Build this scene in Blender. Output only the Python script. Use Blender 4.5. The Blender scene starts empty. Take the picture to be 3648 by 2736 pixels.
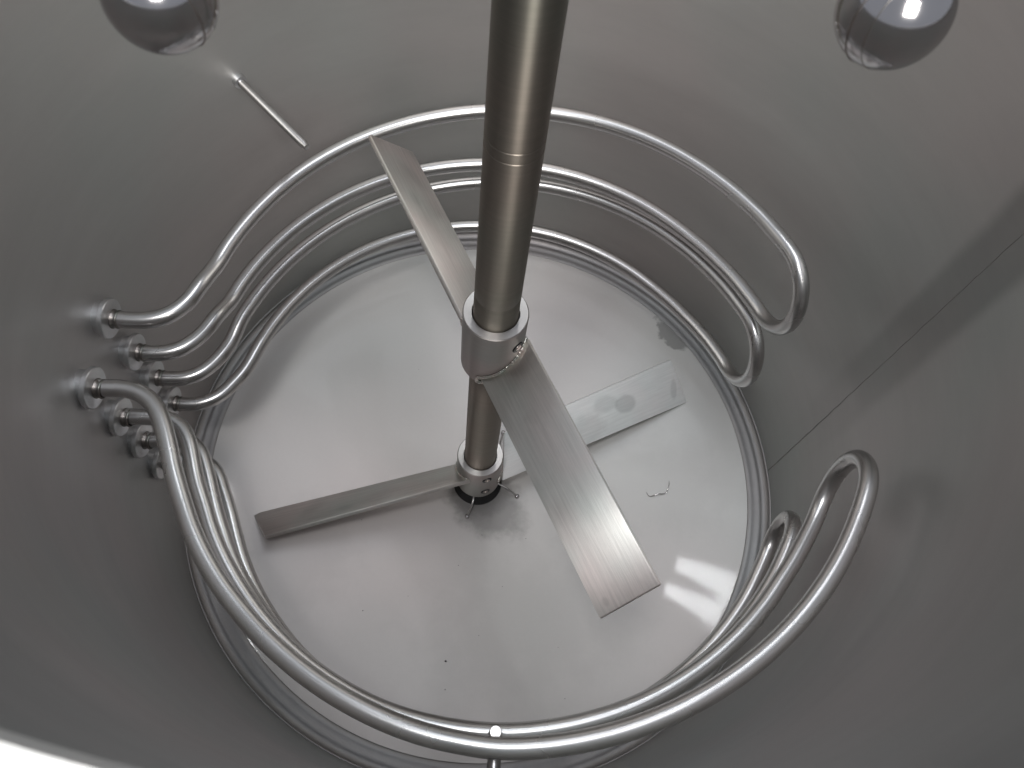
import bpy, bmesh, math, random
from mathutils import Vector, Matrix, noise
R = math.radians
PI = math.pi
random.seed(7)
SC = bpy.context.scene
COL = SC.collection

# ------------------------------------------------------------------ camera
def rotmat(p, y, r):
    return (Matrix.Rotation(y, 3, 'Z') @ Matrix.Rotation(p, 3, 'X') @ Matrix.Rotation(r, 3, 'Z'))
cam = bpy.data.cameras.new('camera')
camo = bpy.data.objects.new('camera', cam)
COL.objects.link(camo)
camo.matrix_world = Matrix.Translation((0, -0.948, 2.473)) @ rotmat(0.475, -0.047, 0.169).to_4x4()
cam.sensor_width = 36.0
cam.lens = 2709.45 / 3648 * 36.0
cam.clip_start = 0.01
cam.clip_end = 100
cam.dof.use_dof = True
cam.dof.focus_distance = 1.95
cam.dof.aperture_fstop = 7.6
SC.camera = camo

# ------------------------------------------------------------------ light
w = bpy.data.worlds.new('World'); SC.world = w; w.use_nodes = True
w.node_tree.nodes['Background'].inputs[0].default_value = (0.91, 0.965, 1.07, 1)
w.node_tree.nodes['Background'].inputs[1].default_value = 0.33
def area(name, loc, size, energy, col, shape='DISK', rot=(0, 0, 0), size_y=None):
    l = bpy.data.lights.new(name, 'AREA'); l.shape = shape; l.size = size
    if size_y: l.size_y = size_y
    l.energy = energy; l.color = col
    o = bpy.data.objects.new(name, l); COL.objects.link(o); o.location = loc; o.rotation_euler = rot
    return o
RIM_Z = 2.162
# twin tube lamp of the hall, mirrored in the floor as two bright bars
def strip(name, a, b, wd, z, power):
    c = ((a[0] + b[0]) / 2, (a[1] + b[1]) / 2, z); L = math.hypot(b[0] - a[0], b[1] - a[1])
    area(name, c, L, power, (0.96, 0.98, 1.0), 'RECTANGLE', (0, 0, math.atan2(b[1] - a[1], b[0] - a[0])), wd)
area('skylight', (0.0, 0.0, 4.5), 1.4, 36, (0.93, 0.97, 1.03), 'RECTANGLE', (0, 0, 0), 3.0)
area('hall_window', (0.9, -3.4, 4.6), 1.5, 200, (1.0, 0.98, 0.95), 'RECTANGLE', (R(45), 0, 0), 1.8)
area('unseen_lamp', (-0.50, -1.15, 4.6), 0.6, 34, (1.0, 0.99, 0.97), 'DISK', (R(15), R(-15), 0))  # added unseen lamp, aimed to brighten the near blade's tip
strip('unseen_lamp', (-.175, 1.65), (.05, 1.56), .030, 4.0, 2.1)
strip('unseen_lamp', (-.165, 1.71), (.045, 1.59), .024, 4.0, 1.75)
SC.view_settings.view_transform = 'Standard'
SC.view_settings.look = 'None'
SC.view_settings.exposure = 0.16
SC.view_settings.gamma = 1.0
SC.render.engine = 'CYCLES'
SC.cycles.max_bounces = 14
SC.cycles.glossy_bounces = 12
SC.cycles.diffuse_bounces = 6
SC.cycles.use_denoising = True
SC.cycles.sample_clamp_indirect = 4.0
SC.cycles.blur_glossy = 0.5
SC.cycles.caustics_reflective = True

# ------------------------------------------------------------------ materials
AX0 = -0.020
def nodemat(name):
    m = bpy.data.materials.new(name); m.use_nodes = True
    nt = m.node_tree; b = nt.nodes['Principled BSDF']
    return m, nt, b
def N(nt, t, **kw):
    n = nt.nodes.new(t)
    for k, v in kw.items():
        if k.startswith('_'): setattr(n, k[1:], v)
        else: n.inputs[k].default_value = v
    return n
def steel(name, col=(0.60, 0.585, 0.57), rough=0.3, rvar=0.06, nscale=3.0, grain=(60, 60, 60), bump=0.0,
          aniso=0.0, arot=0.0, tint=0.05, coat=0.0, coat_rough=0.03, coat_ior=1.5, metal=1.0, grain_amt=0.04, axis='Z'):
    m, nt, b = nodemat(name)
    tc = N(nt, 'ShaderNodeTexCoord')
    n1 = N(nt, 'ShaderNodeTexNoise', Scale=nscale, Detail=4.0, Roughness=0.55)
    nt.links.new(tc.outputs['Object'], n1.inputs['Vector'])
    # roughness
    mr = N(nt, 'ShaderNodeMapRange'); mr.inputs['From Min'].default_value = 0.3; mr.inputs['From Max'].default_value = 0.7
    mr.inputs['To Min'].default_value = max(0.02, rough - rvar); mr.inputs['To Max'].default_value = rough + rvar
    nt.links.new(n1.outputs['Fac'], mr.inputs['Value'])
    nt.links.new(mr.outputs['Result'], b.inputs['Roughness'])
    # colour drift warm / cool plus fine grain
    n2 = N(nt, 'ShaderNodeTexNoise', Scale=nscale * 0.7, Detail=2.0)
    mp2 = N(nt, 'ShaderNodeMapping'); mp2.inputs['Location'].default_value = (3.1, 7.7, 1.3)
    nt.links.new(tc.outputs['Object'], mp2.inputs['Vector']); nt.links.new(mp2.outputs['Vector'], n2.inputs['Vector'])
    cr = N(nt, 'ShaderNodeValToRGB')
    e = cr.color_ramp.elements
    e[0].position = 0.35; e[0].color = (col[0] * (1 - tint), col[1], col[2] * (1 - tint * .2), 1)
    e[1].position = 0.65; e[1].color = (col[0] * (1 + tint), col[1] * (1 - tint * .25), col[2] * (1 - tint * .2), 1)
    nt.links.new(n2.outputs['Fac'], cr.inputs['Fac'])
    mp = N(nt, 'ShaderNodeMapping'); mp.inputs['Scale'].default_value = grain
    nt.links.new(tc.outputs['Object'], mp.inputs['Vector'])
    n3 = N(nt, 'ShaderNodeTexNoise', Scale=1.0, Detail=5.0, Roughness=0.7)
    nt.links.new(mp.outputs['Vector'], n3.inputs['Vector'])
    mr3 = N(nt, 'ShaderNodeMapRange'); mr3.inputs['From Min'].default_value = 0.3; mr3.inputs['From Max'].default_value = 0.7
    mr3.inputs['To Min'].default_value = 1 - grain_amt; mr3.inputs['To Max'].default_value = 1 + grain_amt
    nt.links.new(n3.outputs['Fac'], mr3.inputs['Value'])
    mx = N(nt, 'ShaderNodeVectorMath', _operation='SCALE')
    nt.links.new(cr.outputs['Color'], mx.inputs[0]); nt.links.new(mr3.outputs['Result'], mx.inputs['Scale'])
    nt.links.new(mx.outputs['Vector'], b.inputs['Base Color'])
    b.inputs['Metallic'].default_value = metal
    if bump:
        bp = N(nt, 'ShaderNodeBump', Strength=bump, Distance=0.002)
        nt.links.new(n3.outputs['Fac'], bp.inputs['Height']); nt.links.new(bp.outputs['Normal'], b.inputs['Normal'])
    if aniso:
        b.inputs['Anisotropic'].default_value = aniso; b.inputs['Anisotropic Rotation'].default_value = arot
        if axis == 'GRAIN':      # constant direction: the local X axis of a blade
            tg = N(nt, 'ShaderNodeVectorTransform', _vector_type='VECTOR', _convert_from='OBJECT', _convert_to='WORLD')
            tg.inputs[0].default_value = (1, 0, 0)
            nt.links.new(tg.outputs[0], b.inputs['Tangent'])
        else:
            tg = N(nt, 'ShaderNodeTangent', _direction_type='RADIAL', _axis=axis)
            nt.links.new(tg.outputs['Tangent'], b.inputs['Tangent'])
    if coat:
        b.inputs['Coat Weight'].default_value = coat; b.inputs['Coat Roughness'].default_value = coat_rough
        b.inputs['Coat IOR'].default_value = coat_ior
    return m
M_WALL = steel('satin_wall_steel', (0.545, 0.535, 0.52), 0.48, 0.03, 1.9, (2.5, 2.5, 14), 0.0, tint=0.035, grain_amt=0.03, metal=0.80)
M_WALL.node_tree.nodes['Principled BSDF'].inputs['Specular Tint'].default_value = (0.35, 0.38, 0.42, 1)
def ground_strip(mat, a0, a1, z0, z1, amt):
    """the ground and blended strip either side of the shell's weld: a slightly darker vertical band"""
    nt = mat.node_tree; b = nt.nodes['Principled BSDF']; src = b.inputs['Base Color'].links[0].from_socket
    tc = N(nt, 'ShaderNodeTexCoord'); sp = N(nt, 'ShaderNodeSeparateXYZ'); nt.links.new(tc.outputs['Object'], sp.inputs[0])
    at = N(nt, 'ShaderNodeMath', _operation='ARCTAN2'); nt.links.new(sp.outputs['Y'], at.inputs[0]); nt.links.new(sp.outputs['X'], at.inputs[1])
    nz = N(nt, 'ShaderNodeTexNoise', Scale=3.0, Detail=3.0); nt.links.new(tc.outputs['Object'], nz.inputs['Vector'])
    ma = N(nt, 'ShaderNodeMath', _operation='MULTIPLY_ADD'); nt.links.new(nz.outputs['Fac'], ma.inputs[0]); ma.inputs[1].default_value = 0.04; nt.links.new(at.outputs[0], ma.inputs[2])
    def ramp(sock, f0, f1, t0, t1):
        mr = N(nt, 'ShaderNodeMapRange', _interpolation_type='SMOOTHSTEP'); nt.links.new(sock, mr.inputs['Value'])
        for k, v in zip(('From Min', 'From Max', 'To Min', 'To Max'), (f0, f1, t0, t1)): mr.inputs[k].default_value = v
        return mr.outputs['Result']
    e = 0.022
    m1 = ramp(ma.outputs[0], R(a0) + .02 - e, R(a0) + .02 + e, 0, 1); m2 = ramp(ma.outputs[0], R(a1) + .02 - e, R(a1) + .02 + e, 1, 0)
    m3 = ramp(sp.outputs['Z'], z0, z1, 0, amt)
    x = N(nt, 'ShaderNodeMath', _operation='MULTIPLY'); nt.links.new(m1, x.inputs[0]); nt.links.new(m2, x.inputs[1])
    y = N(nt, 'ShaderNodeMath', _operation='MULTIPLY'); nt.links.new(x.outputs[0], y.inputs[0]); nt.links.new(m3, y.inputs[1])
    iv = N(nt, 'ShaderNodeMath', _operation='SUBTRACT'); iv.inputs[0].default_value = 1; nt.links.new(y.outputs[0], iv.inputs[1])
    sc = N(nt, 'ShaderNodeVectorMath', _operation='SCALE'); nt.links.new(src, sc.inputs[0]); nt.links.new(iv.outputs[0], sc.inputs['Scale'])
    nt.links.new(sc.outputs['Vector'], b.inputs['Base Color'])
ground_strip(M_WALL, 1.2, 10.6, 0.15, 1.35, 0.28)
M_FLOOR = steel('floor_steel', (0.64, 0.625, 0.613), 0.62, 0.03, 1.2, (90, 90, 90), 0.0, tint=0.03, coat=0.10, coat_rough=0.022, grain_amt=0.01)
M_RING = steel('knuckle_steel', (0.34, 0.33, 0.33), 0.52, 0.05, 2.0, (40, 40, 40), 0.0, tint=0.03)
M_TUBE = steel('tube_steel', (0.60, 0.59, 0.585), 0.27, 0.015, 2.0, (20, 20, 20), 0.0, tint=0.015, grain_amt=0.01)
M_SHAFT = steel('turned_shaft_steel', (0.255, 0.225, 0.193), 0.44, 0.02, 4.0, (.4, .4, 70), 0.03, aniso=0.92, arot=0.25, tint=0.07, grain_amt=0.09)
M_HUB = steel('hub_steel', (0.38, 0.355, 0.34), 0.42, 0.02, 7.0, (2, 2, 90), 0.03, aniso=0.8, arot=0.25, tint=0.06)
M_HUBTOP = steel('turned_hub_face', (0.56, 0.545, 0.53), 0.36, 0.02, 9.0, (80, 80, 80), 0.0, aniso=0.75, arot=0.25, tint=0.02)
M_BLADEF = steel('long_brushed_blade_steel', (0.68, 0.655, 0.63), 0.44, 0.04, 6.0, (6, 150, 150), 0.25, tint=0.05, grain_amt=0.10, aniso=0.93, arot=0.25, axis='GRAIN')
M_BLADE = steel('brushed_blade_steel', (0.68, 0.655, 0.63), 0.42, 0.05, 6.0, (6, 150, 150), 0.25, tint=0.05, grain_amt=0.10, aniso=0.5, arot=0.25, axis='GRAIN')
M_BLADEB = steel('bright_brushed_blade_steel', (0.93, 0.94, 0.93), 0.38, 0.06, 9.0, (10, 160, 160), 0.25, tint=0.02, grain_amt=0.07, metal=0.1, aniso=0.3, arot=0.25, axis='GRAIN')
M_WELD = steel('weld_steel', (0.62, 0.60, 0.56), 0.22, 0.08, 60.0, (300, 300, 300), 0.4, tint=0.1)
M_MIRROR = steel('polished_ball_steel', (0.52, 0.505, 0.51), 0.12, 0.02, 8.0, (50, 50, 50), 0.0, tint=0.01, grain_amt=0.01)
M_FLANGE = steel('flange_steel', (0.70, 0.71, 0.72), 0.34, 0.04, 20.0, (100, 100, 100), 0.0, tint=0.02)
M_TINT = steel('heat_tinted_steel', (0.28, 0.265, 0.25), 0.35, 0.05, 30.0, (100, 100, 100), 0.0, tint=0.1)
M_SEAM = steel('seam_steel', (0.42, 0.41, 0.40), 0.45, 0.08, 30.0, (100, 100, 100), 0.2, tint=0.03)
def stain_or_shade(mat, spots):
    """darker marks and painted shade with ragged outlines; spots = (x, y, radius, stretch angle, stretch, amount) in object space"""
    nt = mat.node_tree; b = nt.nodes['Principled BSDF']
    src = b.inputs['Base Color'].links[0].from_socket
    tc = N(nt, 'ShaderNodeTexCoord'); nz = N(nt, 'ShaderNodeTexNoise', Scale=14.0, Detail=4.0, Roughness=0.6)
    nt.links.new(tc.outputs['Object'], nz.inputs['Vector'])
    for (x, y, rad, ang, st, amt, edge, wob) in spots:
        mp = N(nt, 'ShaderNodeMapping', _vector_type='TEXTURE')
        mp.inputs['Location'].default_value = (x, y, 0); mp.inputs['Rotation'].default_value = (0, 0, ang); mp.inputs['Scale'].default_value = (rad * st, rad, 1e6)
        nt.links.new(tc.outputs['Object'], mp.inputs['Vector'])
        ln = N(nt, 'ShaderNodeVectorMath', _operation='LENGTH'); nt.links.new(mp.outputs['Vector'], ln.inputs[0])
        ad = N(nt, 'ShaderNodeMath', _operation='MULTIPLY_ADD'); nt.links.new(nz.outputs['Fac'], ad.inputs[0]); ad.inputs[1].default_value = wob; nt.links.new(ln.outputs['Value'], ad.inputs[2])
        mr = N(nt, 'ShaderNodeMapRange', _interpolation_type='SMOOTHSTEP'); nt.links.new(ad.outputs['Value'], mr.inputs['Value'])
        mr.inputs['From Min'].default_value = 1 + wob * .5 - edge; mr.inputs['From Max'].default_value = 1 + wob * .5 + edge
        mr.inputs['To Min'].default_value = 1 - amt; mr.inputs['To Max'].default_value = 1
        sc = N(nt, 'ShaderNodeVectorMath', _operation='SCALE'); nt.links.new(src, sc.inputs[0]); nt.links.new(mr.outputs['Result'], sc.inputs['Scale'])
        src = sc.outputs['Vector']
    nt.links.new(src, b.inputs['Base Color'])
stain_or_shade(M_FLOOR, [(AX0 + .045, -.075, .105, R(-40), 1.35, .38, .35, 1.0), (AX0, -.02, .11, 0, 1.0, .30, .3, .8), (.665, .640, .045, R(-47), 1.9, .42, .12, 1.6),  # first three: shade round the hub and a reflection by the rim, painted dark
                (-.60, -.42, .16, R(60), 1.6, .05, .5, 2.0), (.2, -.5, .22, R(20), 1.4, .05, .6, 2.0), (.62, .03, .18, 0, 1.3, .04, .5, 2.0)])
stain_or_shade(M_BLADEB, [(.50, .0, .032, 0, 1.25, .22, .20, .6), (.42, .03, .03, 0, 1.6, .12, .3, 1.0), (.33, -.03, .05, 0, 1.4, .12, .4, 1.5), (.70, -.02, .012, 1.2, 3.0, .15, .3, 1.0)])
stain_or_shade(M_BLADE, [(.30, .01, .03, .3, 2.2, .08, .6, 1.2), (.52, -.02, .02, .6, 2.5, .08, .6, 1.0), (.42, .03, .014, 0, 2.0, .10, .6, 1.0)])
stain_or_shade(M_BLADEF, [(.12, .02, .05, .3, 1.6, .10, .4, 1.2), (.62, -.05, .008, 0, 1.3, .12, .4, .6), (.25, -.02, .04, 0, 2.0, .07, .4, 1.2)])
M_DARK, nt, b = nodemat('dark_bearing_plastic'); b.inputs['Base Color'].default_value = (0.012, 0.012, 0.013, 1); b.inputs['Roughness'].default_value = 0.45
M_GRIT, nt, b = nodemat('dark_grit'); b.inputs['Base Color'].default_value = (0.06, 0.05, 0.05, 1); b.inputs['Roughness'].default_value = 0.8

# ------------------------------------------------------------------ mesh helpers
def link(name, me, mat, parent=None, smooth=True):
    o = bpy.data.objects.new(name, me); COL.objects.link(o)
    if mat: me.materials.append(mat)
    if smooth:
        for p in me.polygons: p.use_smooth = True
    if parent: o.parent = parent
    return o
def mesh(name, V, F):
    me = bpy.data.meshes.new(name); me.from_pydata([tuple(v) for v in V], [], F); me.update(); return me
def tag(o, label=None, cat=None, group=None, kind=None):
    if label: o['label'] = label
    if cat: o['category'] = cat
    if group: o['group'] = group
    if kind: o['kind'] = kind
    return o
def empty(name, loc, label, cat, group=None):
    o = bpy.data.objects.new(name, None); COL.objects.link(o); o.location = loc; o.empty_display_size = 0.05
    tag(o, label, cat, group); return o
def catmull(P, n=10):
    P = [Vector(p) for p in P]
    Q = [2 * P[0] - P[1]] + P + [2 * P[-1] - P[-2]]
    out = []
    for i in range(1, len(Q) - 2):
        p0, p1, p2, p3 = Q[i - 1:i + 3]
        # centripetal
        t0 = 0; t1 = t0 + max((p1 - p0).length, 1e-6) ** .5; t2 = t1 + max((p2 - p1).length, 1e-6) ** .5; t3 = t2 + max((p3 - p2).length, 1e-6) ** .5
        for k in range(n):
            t = t1 + (t2 - t1) * k / n
            A1 = p0 * ((t1 - t) / (t1 - t0)) + p1 * ((t - t0) / (t1 - t0))
            A2 = p1 * ((t2 - t) / (t2 - t1)) + p2 * ((t - t1) / (t2 - t1))
            A3 = p2 * ((t3 - t) / (t3 - t2)) + p3 * ((t - t2) / (t3 - t2))
            B1 = A1 * ((t2 - t) / (t2 - t0)) + A2 * ((t - t0) / (t2 - t0))
            B2 = A2 * ((t3 - t) / (t3 - t1)) + A3 * ((t - t1) / (t3 - t1))
            out.append(B1 * ((t2 - t) / (t2 - t1)) + B2 * ((t - t1) / (t2 - t1)))
    out.append(P[-1].copy())
    return out
def smooth_path(P, it=6, keep=1):
    P = [p.copy() for p in P]
    for k in range(it):
        lam = .5 if k % 2 == 0 else -.515
        Q = [p.copy() for p in P]
        for i in range(keep, len(P) - keep):
            Q[i] = P[i] * (1 - lam) + (P[i - 1] + P[i + 1]) * (lam / 2)
        P = Q
    return P
def resample(P, step):
    out = [P[0].copy()]; acc = 0.0
    for a, b in zip(P[:-1], P[1:]):
        L = (b - a).length
        if L < 1e-9: continue
        d = step - acc
        while d <= L:
            out.append(a.lerp(b, d / L)); d += step
        acc = (acc + L) % step
    if (out[-1] - P[-1]).length > step * .3: out.append(P[-1].copy())
    else: out[-1] = P[-1].copy()
    return out
def sweep(name, P, r, seg=28, caps=True, rad=None):
    n = len(P); V = []; F = []
    T = [(P[min(i + 1, n - 1)] - P[max(i - 1, 0)]).normalized() for i in range(n)]
    up = Vector((0, 0, 1)) if abs(T[0].z) < .9 else Vector((1, 0, 0))
    nrm = (up - T[0] * up.dot(T[0])).normalized()
    for i in range(n):
        if i: nrm = (nrm - T[i] * nrm.dot(T[i])).normalized()
        bn = T[i].cross(nrm); rr = rad(i / (n - 1)) if rad else r
        for k in range(seg):
            a = 2 * PI * k / seg; V.append(P[i] + (nrm * math.cos(a) + bn * math.sin(a)) * rr)
    for i in range(n - 1):
        for k in range(seg):
            F.append((i * seg + k, i * seg + (k + 1) % seg, (i + 1) * seg + (k + 1) % seg, (i + 1) * seg + k))
    if caps:
        F.append(tuple(reversed(range(seg)))); F.append(tuple((n - 1) * seg + k for k in range(seg)))
    return mesh(name, V, F)
def lathe(name, prof, seg=96, a0=0, a1=2 * PI):
    V = []; F = []; full = abs(a1 - a0 - 2 * PI) < 1e-6; m = seg if full else seg + 1; n = len(prof)
    for k in range(m):
        a = a0 + (a1 - a0) * k / seg
        for r, z in prof: V.append((r * math.cos(a), r * math.sin(a), z))
    for k in range(seg):
        k2 = (k + 1) % m
        for i in range(n - 1): F.append((k * n + i, k2 * n + i, k2 * n + i + 1, k * n + i + 1))
    me = mesh(name, V, F)
    bm = bmesh.new(); bm.from_mesh(me); bmesh.ops.remove_doubles(bm, verts=bm.verts, dist=1e-6); bm.to_mesh(me); bm.free()
    return me
def orient(o, loc, axis):
    """put an object built along +Z so that +Z points along axis"""
    o.matrix_local = Matrix.Translation(loc) @ Vector((0, 0, 1)).rotation_difference(Vector(axis)).to_matrix().to_4x4()
    return o
def sharp(o, deg=35):
    me = o.data
    me.set_sharp_from_angle(angle=R(deg)) if hasattr(me, 'set_sharp_from_angle') else None
    return o

# ------------------------------------------------------------------ the vessel
WALL_R = 1.0
wall_prof = [(WALL_R, 0.0)] + [(WALL_R, 0.02 + 2.5 * i / 50) for i in range(51)]
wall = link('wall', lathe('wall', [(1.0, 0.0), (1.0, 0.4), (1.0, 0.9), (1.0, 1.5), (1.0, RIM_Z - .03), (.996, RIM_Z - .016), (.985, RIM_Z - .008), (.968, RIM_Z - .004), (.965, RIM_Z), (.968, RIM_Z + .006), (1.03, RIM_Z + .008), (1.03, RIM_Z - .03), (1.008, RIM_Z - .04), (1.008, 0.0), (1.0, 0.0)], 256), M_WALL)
sharp(wall); tag(wall, kind='structure')
def dish(r): return -0.020 - 0.172 * (1 - (r / 0.927) ** 1.6)
fp = [(max(r, 1e-5), dish(max(r, 0))) for r in [0.927 * i / 60 for i in range(61)]]
floor = link('floor', lathe('floor', fp + [(0.927, -0.06), (0.0, -0.26)], 256), M_FLOOR)
sharp(floor, 30); tag(floor, kind='structure')
ring = link('floor_rim', lathe('floor_rim', [(0.9265, -0.024), (0.930, -0.0185), (0.945, -0.0185), (0.962, -0.017), (0.968, -0.013), (0.973, -0.0155), (0.984, -0.013), (0.994, -0.006), (0.9985, 0.002), (0.9995, 0.004)], 256), M_RING, floor)
weld_ring = link('weld_or_reflection', lathe('weld_or_reflection', [(0.9995 + 0.0045 * math.cos(a), 0.003 + 0.0045 * math.sin(a)) for a in [2 * PI * i / 10 for i in range(11)]], 256), M_RING, floor)
# vertical weld bead of the shell
P = [Vector((0.9997 * math.cos(R(5.95 + .04 * math.sin(i * 1.3))), 0.9997 * math.sin(R(5.95 + .04 * math.sin(i * 1.3))), 0.01 + i * 0.02)) for i in range(103)]
link('weld_or_reflection', sweep('shell_seam', P, 0.0022, 8, rad=lambda t: (0.0022 if t < .2 else 0.0022 - .0014 * min(1, (t - .2) / .15)) + 0.0008 * noise.noise((t * 60, 0, 0))), M_SEAM, wall)
# the two beams over the open top that carry the agitator and the spray balls
def beam(y, h, wd, x0=-1.03, x1=1.03, label=''):
    o = link('bridge_beam', mesh('bridge_beam', [(x, yy, z) for x in (x0, x1) for yy in (y - wd / 2, y + wd / 2) for z in (h, h + .06)],
        [(0, 1, 3, 2), (4, 6, 7, 5), (0, 4, 5, 1), (2, 3, 7, 6), (0, 2, 6, 4), (1, 5, 7, 3)]), M_WALL, smooth=False)
    return tag(o, label, 'beam')
beam(0.0, 2.60, .16, label='steel beam across the open tank top carrying the agitator shaft')
beam(-.405, 2.60, .09, label='narrow steel beam across the open tank top carrying both spray balls')

# ------------------------------------------------------------------ agitator
AX, AY = -0.020, -0.001
agi = empty('agitator', (AX, AY, -0.14), 'steel agitator shaft down the middle of the tank with two paddle impellers', 'agitator')
def part(name, me, mat, smooth=True, parent=agi): return link(name, me, mat, parent, smooth)
Z0 = 0.14      # parts are written in world heights; the empty stands at -0.14
sp = [(0.0, -0.135), (0.0500, -0.135), (0.0530, -0.13)] + [(0.0530, -0.12 + 0.05 * i) for i in range(57)]
def shift(prof): return [(r, z + Z0) for r, z in prof]
# the shaft, with the shallow groove where two lengths join
JZ = 1.532
sprof = [(0.0, -0.135), (0.050, -0.135), (0.053, -0.132)]
z = -0.1
while z < 2.62:
    if abs(z - JZ) < 0.03:
        sprof += [(0.053, JZ - 0.016), (0.0519, JZ - 0.0145), (0.0519, JZ - 0.0115), (0.053, JZ - 0.010), (0.053, JZ + 0.008), (0.0519, JZ + 0.0095), (0.0519, JZ + 0.012), (0.053, JZ + 0.0135)]
        z = JZ + 0.05
    elif abs(z - 1.065) < 0.025:
        sprof += [(0.053, 1.062), (0.0524, 1.0635), (0.0524, 1.0655), (0.053, 1.067)]; z = 1.11
    else:
        sprof.append((0.053, z)); z += 0.05
shaft = part('shaft', lathe('shaft', shift(sprof), 96), M_SHAFT); sharp(shaft, 25)
def hub(z0, z1, r=0.0775, ri=0.0555):
    c = 0.0025
    h = part('hub', lathe('hub', shift([(ri, z1 - 0.03), (ri, z1 - 0.001), (ri + 0.0015, z1), ]) , 96), M_HUBTOP)  # inner lip
    me = lathe('hub', shift([(ri, z0), (r - c, z0), (r, z0 + c), (r, z1 - c), (r - c, z1 - 0.0004)]), 96)
    o = part('hub', me, M_HUB); sharp(o, 25)
    bpy.data.objects.remove(h)
    top = link('hub_face', lathe('hub_face', shift([(ri, z1 - 0.06), (ri, z1 - 0.0015), (ri + 0.0012, z1), (r - c, z1)]), 96), M_HUBTOP, o); sharp(top, 25)
    o['label'] = 'welded steel hub ring'
    return o
hub1 = hub(0.757, 0.981)
hub2 = hub(-0.131, 0.083)
def set_screw(parent, ang, z, r=0.0125, out=0.003, hubr=0.0775):
    d = Vector((math.cos(ang), math.sin(ang), 0))
    o = link('set_screw', lathe('set_screw', [(0.0, -0.004), (r * .35, -0.004), (r * .4, out - 0.001), (r * .66, out), (r * .76, out - 0.002), (r * .76, -0.01)], 20), M_WELD, parent)
    orient(o, d * hubr + Vector((0, 0, z + Z0)), d); sharp(o)
    s = link('screw_socket', lathe('screw_socket', [(r * .78, -0.001), (r * .80, 0.0016), (r * 1.28, 0.0016), (r * 1.32, -0.003)], 20), M_DARK, parent)
    orient(s, d * hubr + Vector((0, 0, z + Z0)), d)
    return o
A2 = math.atan2(-0.0765, 0.036)
set_screw(hub2, A2, 0.037); set_screw(hub2, A2 - .01, -0.077)
set_screw(hub1, R(-38), 0.915); set_screw(hub1, R(22), 0.935, 0.010, 0.006)

def slab(name, corners, t, mat, label=None, bev=0.0012, round_edges=False):
    """corners (world): hi tip, lo tip, lo root, hi root; thickness t downwards from the face"""
    C = [Vector(c) - Vector((AX, AY, -Z0)) for c in corners]
    org = (C[2] + C[3]) / 2; x = ((C[0] + C[1]) / 2 - org).normalized()
    wv = (C[3] - C[2]); y = (wv - x * wv.dot(x)).normalized(); zc = x.cross(y)
    if zc.z < 0: zc = -zc; y = zc.cross(x)
    M = Matrix((x, y, zc)).transposed().to_4x4(); M.translation = org
    Mi = M.inverted()
    bm = bmesh.new()
    top = [bm.verts.new(Mi @ c) for c in C]
    bot = [bm.verts.new((Mi @ c) - Vector((0, 0, t))) for c in C]
    fs = [bm.faces.new(top), bm.faces.new(list(reversed(bot)))]
    for i in range(4): fs.append(bm.faces.new((top[i], bot[i], bot[(i + 1) % 4], top[(i + 1) % 4])))
    bmesh.ops.recalc_face_normals(bm, faces=bm.faces)
    bmesh.ops.bevel(bm, geom=list(bm.edges), offset=bev, segments=2, profile=0.5, affect='EDGES')
    me = bpy.data.meshes.new(name); bm.to_mesh(me); bm.free()
    o = part(name, me, mat); o.matrix_local = M; sharp(o, 30)
    if label: o['label'] = label
    return o
def prop(zc, az, L, wd, pit, r0=0.046, dz=0.0):
    out = []
    u = Vector((math.cos(az), math.sin(az), 0)); p = Vector((-u.y, u.x, 0)); wv = p * math.cos(pit) + Vector((0, 0, math.sin(pit)))
    c = Vector((AX + .004, AY, zc + dz))
    return [c + u * L + wv * wd / 2, c + u * L - wv * wd / 2, c + u * r0 - wv * wd / 2, c + u * r0 + wv * wd / 2]
AZ1 = R(-58.9)
slab('blade', prop(0.847, AZ1, 0.692, 0.164, 0.743, dz=-0.006), 0.014, M_BLADEF, 'wide pitched blade of the upper impeller reaching toward the viewer', 0.0035)
slab('blade', prop(0.847, AZ1 + PI, 0.692, 0.164, 0.743, dz=0.006), 0.014, M_BLADE, 'tarnished pitched blade of the upper impeller pointing away', 0.0035)
RT, RL = Vector((0.640, 0.493, 0.030)), Vector((0.721, 0.365, -0.050))
Rm, Rr = Vector((0.254, 0.243, 0.030)), Vector((0.068, -0.030, -0.060))
hi_root = RT + (Rm - RT) * 1.52; lo_root = RL + (Rr - RL) * 1.0
slab('blade', [RT, RL, lo_root, hi_root], 0.012, M_BLADEB, 'bright scratched blade of the lower impeller', 0.002)
slab('blade', [(-0.673, -0.344, 0.020), (-0.753, -0.255, -0.065), (-0.085, 0.018, -0.060), (-0.045, -0.072, 0.028)], 0.014, M_BLADE, 'narrow looking blade of the lower impeller', 0.002)
# weld beads where the blades meet the hubs
def weld(parent, zc, az, wd, pit, t=0.014, r=0.0775):
    hw = wd / 2 * math.cos(pit); tp = math.tan(pit); P = []
    n = 26
    for side in (1, -1):
        for i in range(n + 1):
            s = (-1 + 2 * i / n) * side * hw
            ph = math.asin(max(-1, min(1, s / r)))
            a = az + ph
            off = (0.003 if side > 0 else -t / math.cos(pit) - .002)
            rr = r + 0.002 + 0.0012 * noise.noise((s * 200, zc, side))
            P.append(Vector((rr * math.cos(a), rr * math.sin(a), zc + Z0 + s * tp + off)))
    P.append(P[0].copy())
    P = resample(P, 0.002)
    return link('weld_bead', sweep('weld_bead', P, 0.005, 10, rad=lambda q: 0.0046 + 0.0004 * math.sin(q * 260) + 0.0012 * noise.noise((q * 40, zc, 0))), M_WELD, parent)
weld(hub1, 0.841, AZ1, 0.164, 0.743); weld(hub1, 0.853, AZ1 + PI, 0.164, 0.743)
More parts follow.
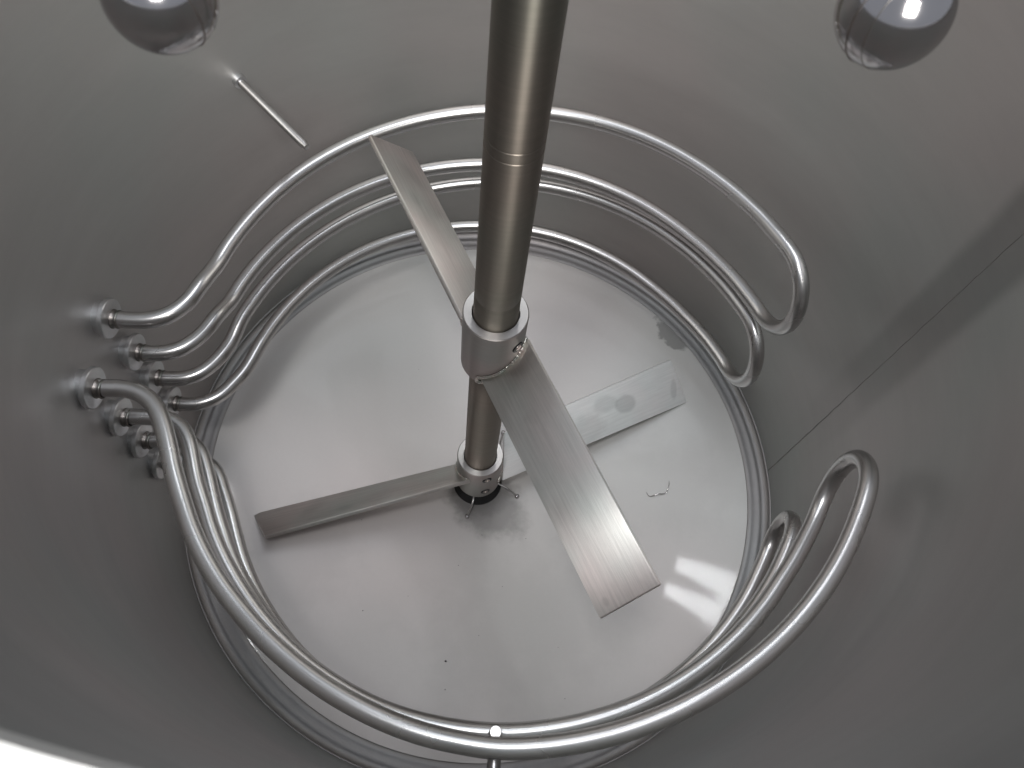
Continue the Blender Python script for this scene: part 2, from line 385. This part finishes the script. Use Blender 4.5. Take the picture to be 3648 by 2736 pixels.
weld(hub2, -0.016, R(31), 0.15, 0.55, 0.012); weld(hub2, -0.016, R(206), 0.13, 0.75)

# ------------------------------------------------------------------ bottom bearing with its wire legs
bb = empty('bottom_bearing', (AX, AY, dish(0.0)), 'black bottom bearing under the shaft end with thin steel wire legs', 'bearing')
FZ = dish(0)
link('housing', lathe('housing', [(0.0, 0.0), (0.088, 0.0), (0.088, 0.012), (0.070, 0.018), (0.058, 0.045), (0.0, 0.046)], 64), M_DARK, bb)
def foot(tx, ty, sx, sy, sz, bow):
    a = Vector((sx, sy, sz)) - Vector((AX, AY, FZ)); e = Vector((tx, ty, dish(math.hypot(tx, ty)) + 0.006)) - Vector((AX, AY, FZ))
    m = a.lerp(e, .5) + Vector(bow)
    g = link('leg', sweep('leg', catmull([a, m, e], 10), 0.0035, 10), M_TUBE, bb)
    n = link('bolt_head', lathe('bolt_head', [(0.0, 0.009), (0.005, 0.0085), (0.008, 0.004), (0.0085, -0.008)], 20), M_MIRROR, g)
    n.location = e
foot(0.130, -0.040, 0.050, -0.015, -0.135, (0, 0, .012))
foot(-0.041, -0.139, -0.026, -0.058, -0.135, (0.006, 0, .016))
foot(0.052, 0.200, 0.03, 0.05, -0.135, (0, 0, .012))

# ------------------------------------------------------------------ heating coils
TR = 0.0215
def cyl(th, r, z): return Vector((r * math.cos(R(th)), r * math.sin(R(th)), z))
def lerpk(K, x):
    for (x0, *a), (x1, *b2) in zip(K[:-1], K[1:]):
        if min(x0, x1) <= x <= max(x0, x1):
            t = (x - x0) / (x1 - x0); return [p + (q - p) * t for p, q in zip(a, b2)]
    return list(K[-1][1:]) if abs(x - K[-1][0]) < abs(x - K[0][0]) else list(K[0][1:])
def coil_path(headA, KA, headB, KB, the, sgn, ang=None):
    """out along run A, round the bend, back along run B. K = knots (theta, R, z) ending at theta = the"""
    a = [Vector(p) for p in headA]
    step = 5 * sgn
    th = KA[0][0]
    while (the - th) * sgn > 3: a.append(cyl(th, *lerpk(KA, th))); th += step
    rA, zA = KA[-1][1:]; rB, zB = KB[-1][1:]
    zc = (zA + zB) / 2; hz = (zA - zB) / 2; rm = (rA + rB) / 2
    bend = []
    for i in range(0, 13):
        q = -PI / 2 + PI * i / 12          # -90..90
        zz = zc - hz * math.sin(q); thx = the + sgn * math.degrees(hz * math.cos(q) / rm)
        f = i / 12; bend.append(cyl(thx, rA + (rB - rA) * f, zz))
    b3 = [Vector(p) for p in headB]; th = KB[0][0]
    while (the - th) * sgn > 3: b3.append(cyl(th, *lerpk(KB, th))); th += step
    P = catmull(a + bend + list(reversed(b3)), 8)
    return smooth_path(resample(P, 0.008), 60)
def flange(parent, loc, r=0.051):
    f = link('flange', lathe('flange', [(r * .80, -0.05), (r * .80, -0.012), (r - .002, -0.0125), (r, -0.0105), (r, -0.001), (r - .002, 0.001), (r * .62, 0.002), (TR + .004, 0.0045), (TR + .001, 0.0045)], 64), M_FLANGE, parent)
    orient(f, loc, (1, 0, 0)); sharp(f, 25)
    c = link('weld_collar', lathe('weld_collar', [(TR, 0.0), (TR + 0.0032, 0.001), (TR + 0.0034, 0.003), (TR + 0.0008, 0.0055), (TR + 0.0006, 0.012), (TR + 0.0016, 0.0130), (TR + 0.0026, 0.0155), (TR + 0.0012, 0.018), (TR, 0.0185)], 48), M_TINT, f)
    c.location = (0, 0, 0.004)
    return f
def coil(label, headA, KA, headB, KB, the, sgn):
    P = coil_path(headA, KA, headB, KB, the, sgn)
    root = empty('heating_coil', P[0], label, 'heating coil', 'heating coil tubes around the tank wall')
    o = P[0].copy()
    me = sweep('tube', [p - o for p in P], TR, 32)
    link('tube', me, M_TUBE, root)
    for hd in (headA, headB):
        q = Vector(hd[0]); x = -math.sqrt(1 - q.y * q.y)
        flange(root, Vector((x + 0.031, q.y, q.z)) - o)
    return root
ZA = [.788, .612, .460, .295]
headsR = [
 [(-1.0, -.043), (-.967, -.043), (-.924, -.041), (-.884, -.035), (-.846, -.019), (-.815, .010), (-.795, .049), (-.784, .088)],
 [(-1.0, -.040), (-.971, -.040), (-.944, -.039), (-.900, -.033), (-.860, -.014), (-.827, .022), (-.806, .064), (-.794, .100)],
 [(-1.0, -.039), (-.967, -.039), (-.925, -.036), (-.884, -.027), (-.849, -.004), (-.821, .034), (-.804, .072), (-.793, .110)],
 [(-1.0, -.042), (-.966, -.042), (-.915, -.038), (-.873, -.022), (-.837, .008), (-.812, .050), (-.794, .086), (-.782, .124)]]
headsF = [
 [(-.975, -.234), (-.948, -.234), (-.917, -.231), (-.883, -.227), (-.845, -.230), (-.809, -.246), (-.780, -.274), (-.754, -.313), (-.728, -.360), (-.699, -.416)],
 [(-.975, -.230), (-.952, -.229), (-.911, -.225), (-.877, -.221), (-.830, -.221), (-.792, -.238), (-.761, -.276), (-.737, -.323), (-.712, -.375)],
 [(-.975, -.231), (-.948, -.231), (-.922, -.228), (-.870, -.220), (-.826, -.220), (-.788, -.240), (-.756, -.288), (-.727, -.343), (-.698, -.399)],
 [(-.975, -.232), (-.951, -.232), (-.920, -.229), (-.880, -.218), (-.840, -.216), (-.806, -.225), (-.778, -.250), (-.753, -.290), (-.712, -.360)]]
def H(hs, i): return [(x, y, ZA[i]) for x, y in hs[i]]
def KR(a, c, r0, th0, the, rr=0.795, dz=0.0):
    out = []
    for th in [th0, 160, 150, 140, 130, 120, 110, 100, 90, 80, 70, 60, 50, 40, 30, the]:
        if th > th0 or th < the: continue
        rad = r0 + (rr - r0) * min(1, (th0 - th) / 30)
        f = max(0, (45 - th) / (45 - the))
        out.append((th, rad + .012 * f, a + c * math.cos(R(th)) + dz * f))
    return out
coil('upper rear heating coil tube, a long hairpin from the two topmost flanges behind the shaft',
     H(headsR, 0), KR(.842, .069, .785, 168, 25.2), H(headsR, 1), KR(.612, .019, .795, 168, 25.2, dz=.018), 25.2, -1)
coil('lower rear heating coil tube, hairpin behind the shaft nearest the floor edge',
     H(headsR, 2), KR(.533, .056, .797, 167, 25.0), H(headsR, 3), KR(.298, -.001, .789, 166, 25.0, dz=.03), 25.0, -1)
KF1 = [(-144, .817, .788), (-131, .834, .795), (-123, .843, .802), (-114, .857, .815), (-105, .873, .83), (-95, .891, .845), (-83, .907, .86), (-70, .909, .875), (-59, .909, .89), (-43, .908, .905), (-32, .906, .915), (-19.5, .903, .92)]
KF2 = [(-147, .804, .612), (-130, .822, .62), (-115, .843, .635), (-100, .862, .648), (-83, .8725, .66), (-60, .876, .675), (-43, .875, .68), (-30, .875, .68), (-19.5, .890, .68)]
KF3 = [(-145, .806, .460), (-130, .822, .47), (-115, .843, .48), (-100, .862, .49), (-83, .8725, .50), (-60, .883, .515), (-40, .885, .53), (-20.2, .892, .53)]
KF4 = [(-148, .800, .295), (-130, .822, .30), (-115, .843, .31), (-100, .862, .32), (-83, .8725, .33), (-60, .884, .34), (-40, .886, .345), (-20.2, .892, .35)]
coil('thick upper front heating coil tube nearest the viewer, ending in a tall loop',
     H(headsF, 0), KF1, H(headsF, 1), KF2, -19.5, 1)
coil('lower front heating coil tube, mostly hidden, ending in a short loop at right',
     H(headsF, 2), KF3, H(headsF, 3), KF4, -20.2, 1)

# support bracket of the front coils
sb = empty('coil_support', (0.09, -0.99, 0.81), 'short steel support pin and arm holding the front coil tubes at the bottom edge', 'pipe support')
def rel(o, pts): return [Vector(p) - o.location for p in pts]
link('arm', sweep('arm', rel(sb, [(0.094, -0.998, 0.815), (0.092, -0.95, 0.815), (0.090, -0.90, 0.812), (0.089, -0.872, 0.81)]), 0.0135, 24), M_TUBE, sb)
pin = link('pin', lathe('pin', [(0.0, 0.0), (0.0118, 0.0), (0.0118, 0.33), (0.0106, 0.3325), (0.0, 0.333)], 32), M_TUBE, sb); sharp(pin, 30)
orient(pin, Vector((0.092, -0.874, 0.535)) - sb.location, (-.02, 0, 1))

# ------------------------------------------------------------------ temperature probe on the rear wall
pr = empty('probe', (-0.784, 0.621, 0.978), 'thin steel probe rod sticking out of the rear left wall from a small boss', 'probe')
dpr = Vector((0.752, -0.660, 0.0)).normalized()
rod = link('rod', lathe('rod', [(0.0, -0.01), (0.0115, -0.01), (0.0115, 0.292), (0.0085, 0.298), (0.0085, 0.306), (0.0, 0.308)], 32), M_TUBE, pr); orient(rod, (0, 0, 0), dpr); sharp(rod, 30)
boss = link('boss', lathe('boss', [(0.0115, 0.016), (0.0175, 0.015), (0.0185, 0.011), (0.0185, -0.01)], 32), M_FLANGE, pr); orient(boss, (0, 0, 0), dpr); sharp(boss, 30)

# ------------------------------------------------------------------ spray balls hanging in front of the lens
def spray_ball(loc, label, nrm):
    root = empty('spray_ball', loc, label, 'spray ball', 'spray balls hanging at the top of the picture')
    r = 0.0443
    prof = []
    for i in range(41):
        a = -PI / 2 + PI * i / 40 * 0.93
        rr = r * math.cos(a); zz = r * math.sin(a)
        prof.append((max(rr, 0), zz))
    ball = link('ball', lathe('ball', prof, 96), M_MIRROR, root)
    nv = Vector(nrm).normalized(); e1 = nv.cross(Vector((0, 0, 1))).normalized(); e2 = nv.cross(e1)
    for off in (0.0, 0.34):
        rr = r * math.sqrt(1 - off * off)
        pts = [nv * off * r + (e1 * math.cos(t) + e2 * math.sin(t)) * (rr - .0001) for t in [2 * PI * i / 96 for i in range(97)]]
        pts = [p for p in pts if p.z < .038]
        k = max(range(len(pts)), key=lambda i: (pts[i] - pts[i - 1]).length)
        if (pts[k] - pts[k - 1]).length > r * .2: pts = pts[k:] + [p for p in pts[:k] if (p - pts[-1]).length > 1e-5]
        link('weld_or_reflection', sweep('weld_or_reflection', pts, 0.0005 if off else 0.0009, 8), M_TINT, ball)  # added dark rings standing in for lines reflected in the ball
    link('stem', lathe('stem', [(0.0145, 0.041), (0.0145, 2.602 - loc[2])], 48), M_TUBE, root)
    c = link('collar', lathe('collar', [(0.0145, 0.044), (0.021, 0.044), (0.0215, 0.046), (0.0215, 0.068), (0.020, 0.070), (0.0145, 0.070)], 48), M_TUBE, root); sharp(c, 30)
    return root
spray_ball((-0.3017, -0.4310, 2.0566), 'mirror polished spray ball at the top left, left of the shaft', (.5, .86, .1))
spray_ball((0.2746, -0.3822, 2.0956), 'mirror polished spray ball at the top right, right of the shaft', (.55, -.83, .1))

# ------------------------------------------------------------------ crumbs on the floor
def on_floor(x, y, h=0.0): return Vector((x, y, dish(math.hypot(x, y)) + h))
sh = link('metal_shaving', sweep('metal_shaving', catmull([on_floor(.588, .012, .002), on_floor(.600, -.004, .003), on_floor(.628, .004, .008), on_floor(.654, .010, .003), on_floor(.664, .034, .010), on_floor(.667, .058, .002)], 8), 0.0013, 8, rad=lambda t: 0.0007 + 0.0012 * math.sin(PI * t)), M_MIRROR)
tag(sh, 'thin bright curl of metal shaving lying on the floor at right', 'metal shaving')
V = []; F = []
for x, y, s in [(-.048, -.321, .0022), (.111, -.377, .0018), (-.045, -.643, .0045), (-.035, -.729, .0022), (.338, -.715, .002), (.176, -.196, .002), (-.402, -.209, .0016), (-.335, -.518, .002), (.02, -.20, .0018), (.31, -.56, .0013), (-.2, -.45, .0012), (.05, -.55, .0014), (.44, -.33, .0014), (.2, .5, .0015), (-.3, .4, .0014)]:
    c = on_floor(x, y, s * .5); b0 = len(V)
    dirs = [(1, 0, 0), (-1, 0, 0), (0, 1, 0), (0, -1, 0), (0, 0, 1), (0, 0, -1)]
    for d in dirs: V.append(c + Vector(d) * s * random.uniform(.6, 1.3))
    for f in [(0, 2, 4), (2, 1, 4), (1, 3, 4), (3, 0, 4), (2, 0, 5), (1, 2, 5), (3, 1, 5), (0, 3, 5)]: F.append(tuple(b0 + i for i in f))
g = link('grit', mesh('grit', V, F), M_GRIT, smooth=False); tag(g, 'tiny dark specks of grit scattered on the floor', 'grit', kind='stuff')
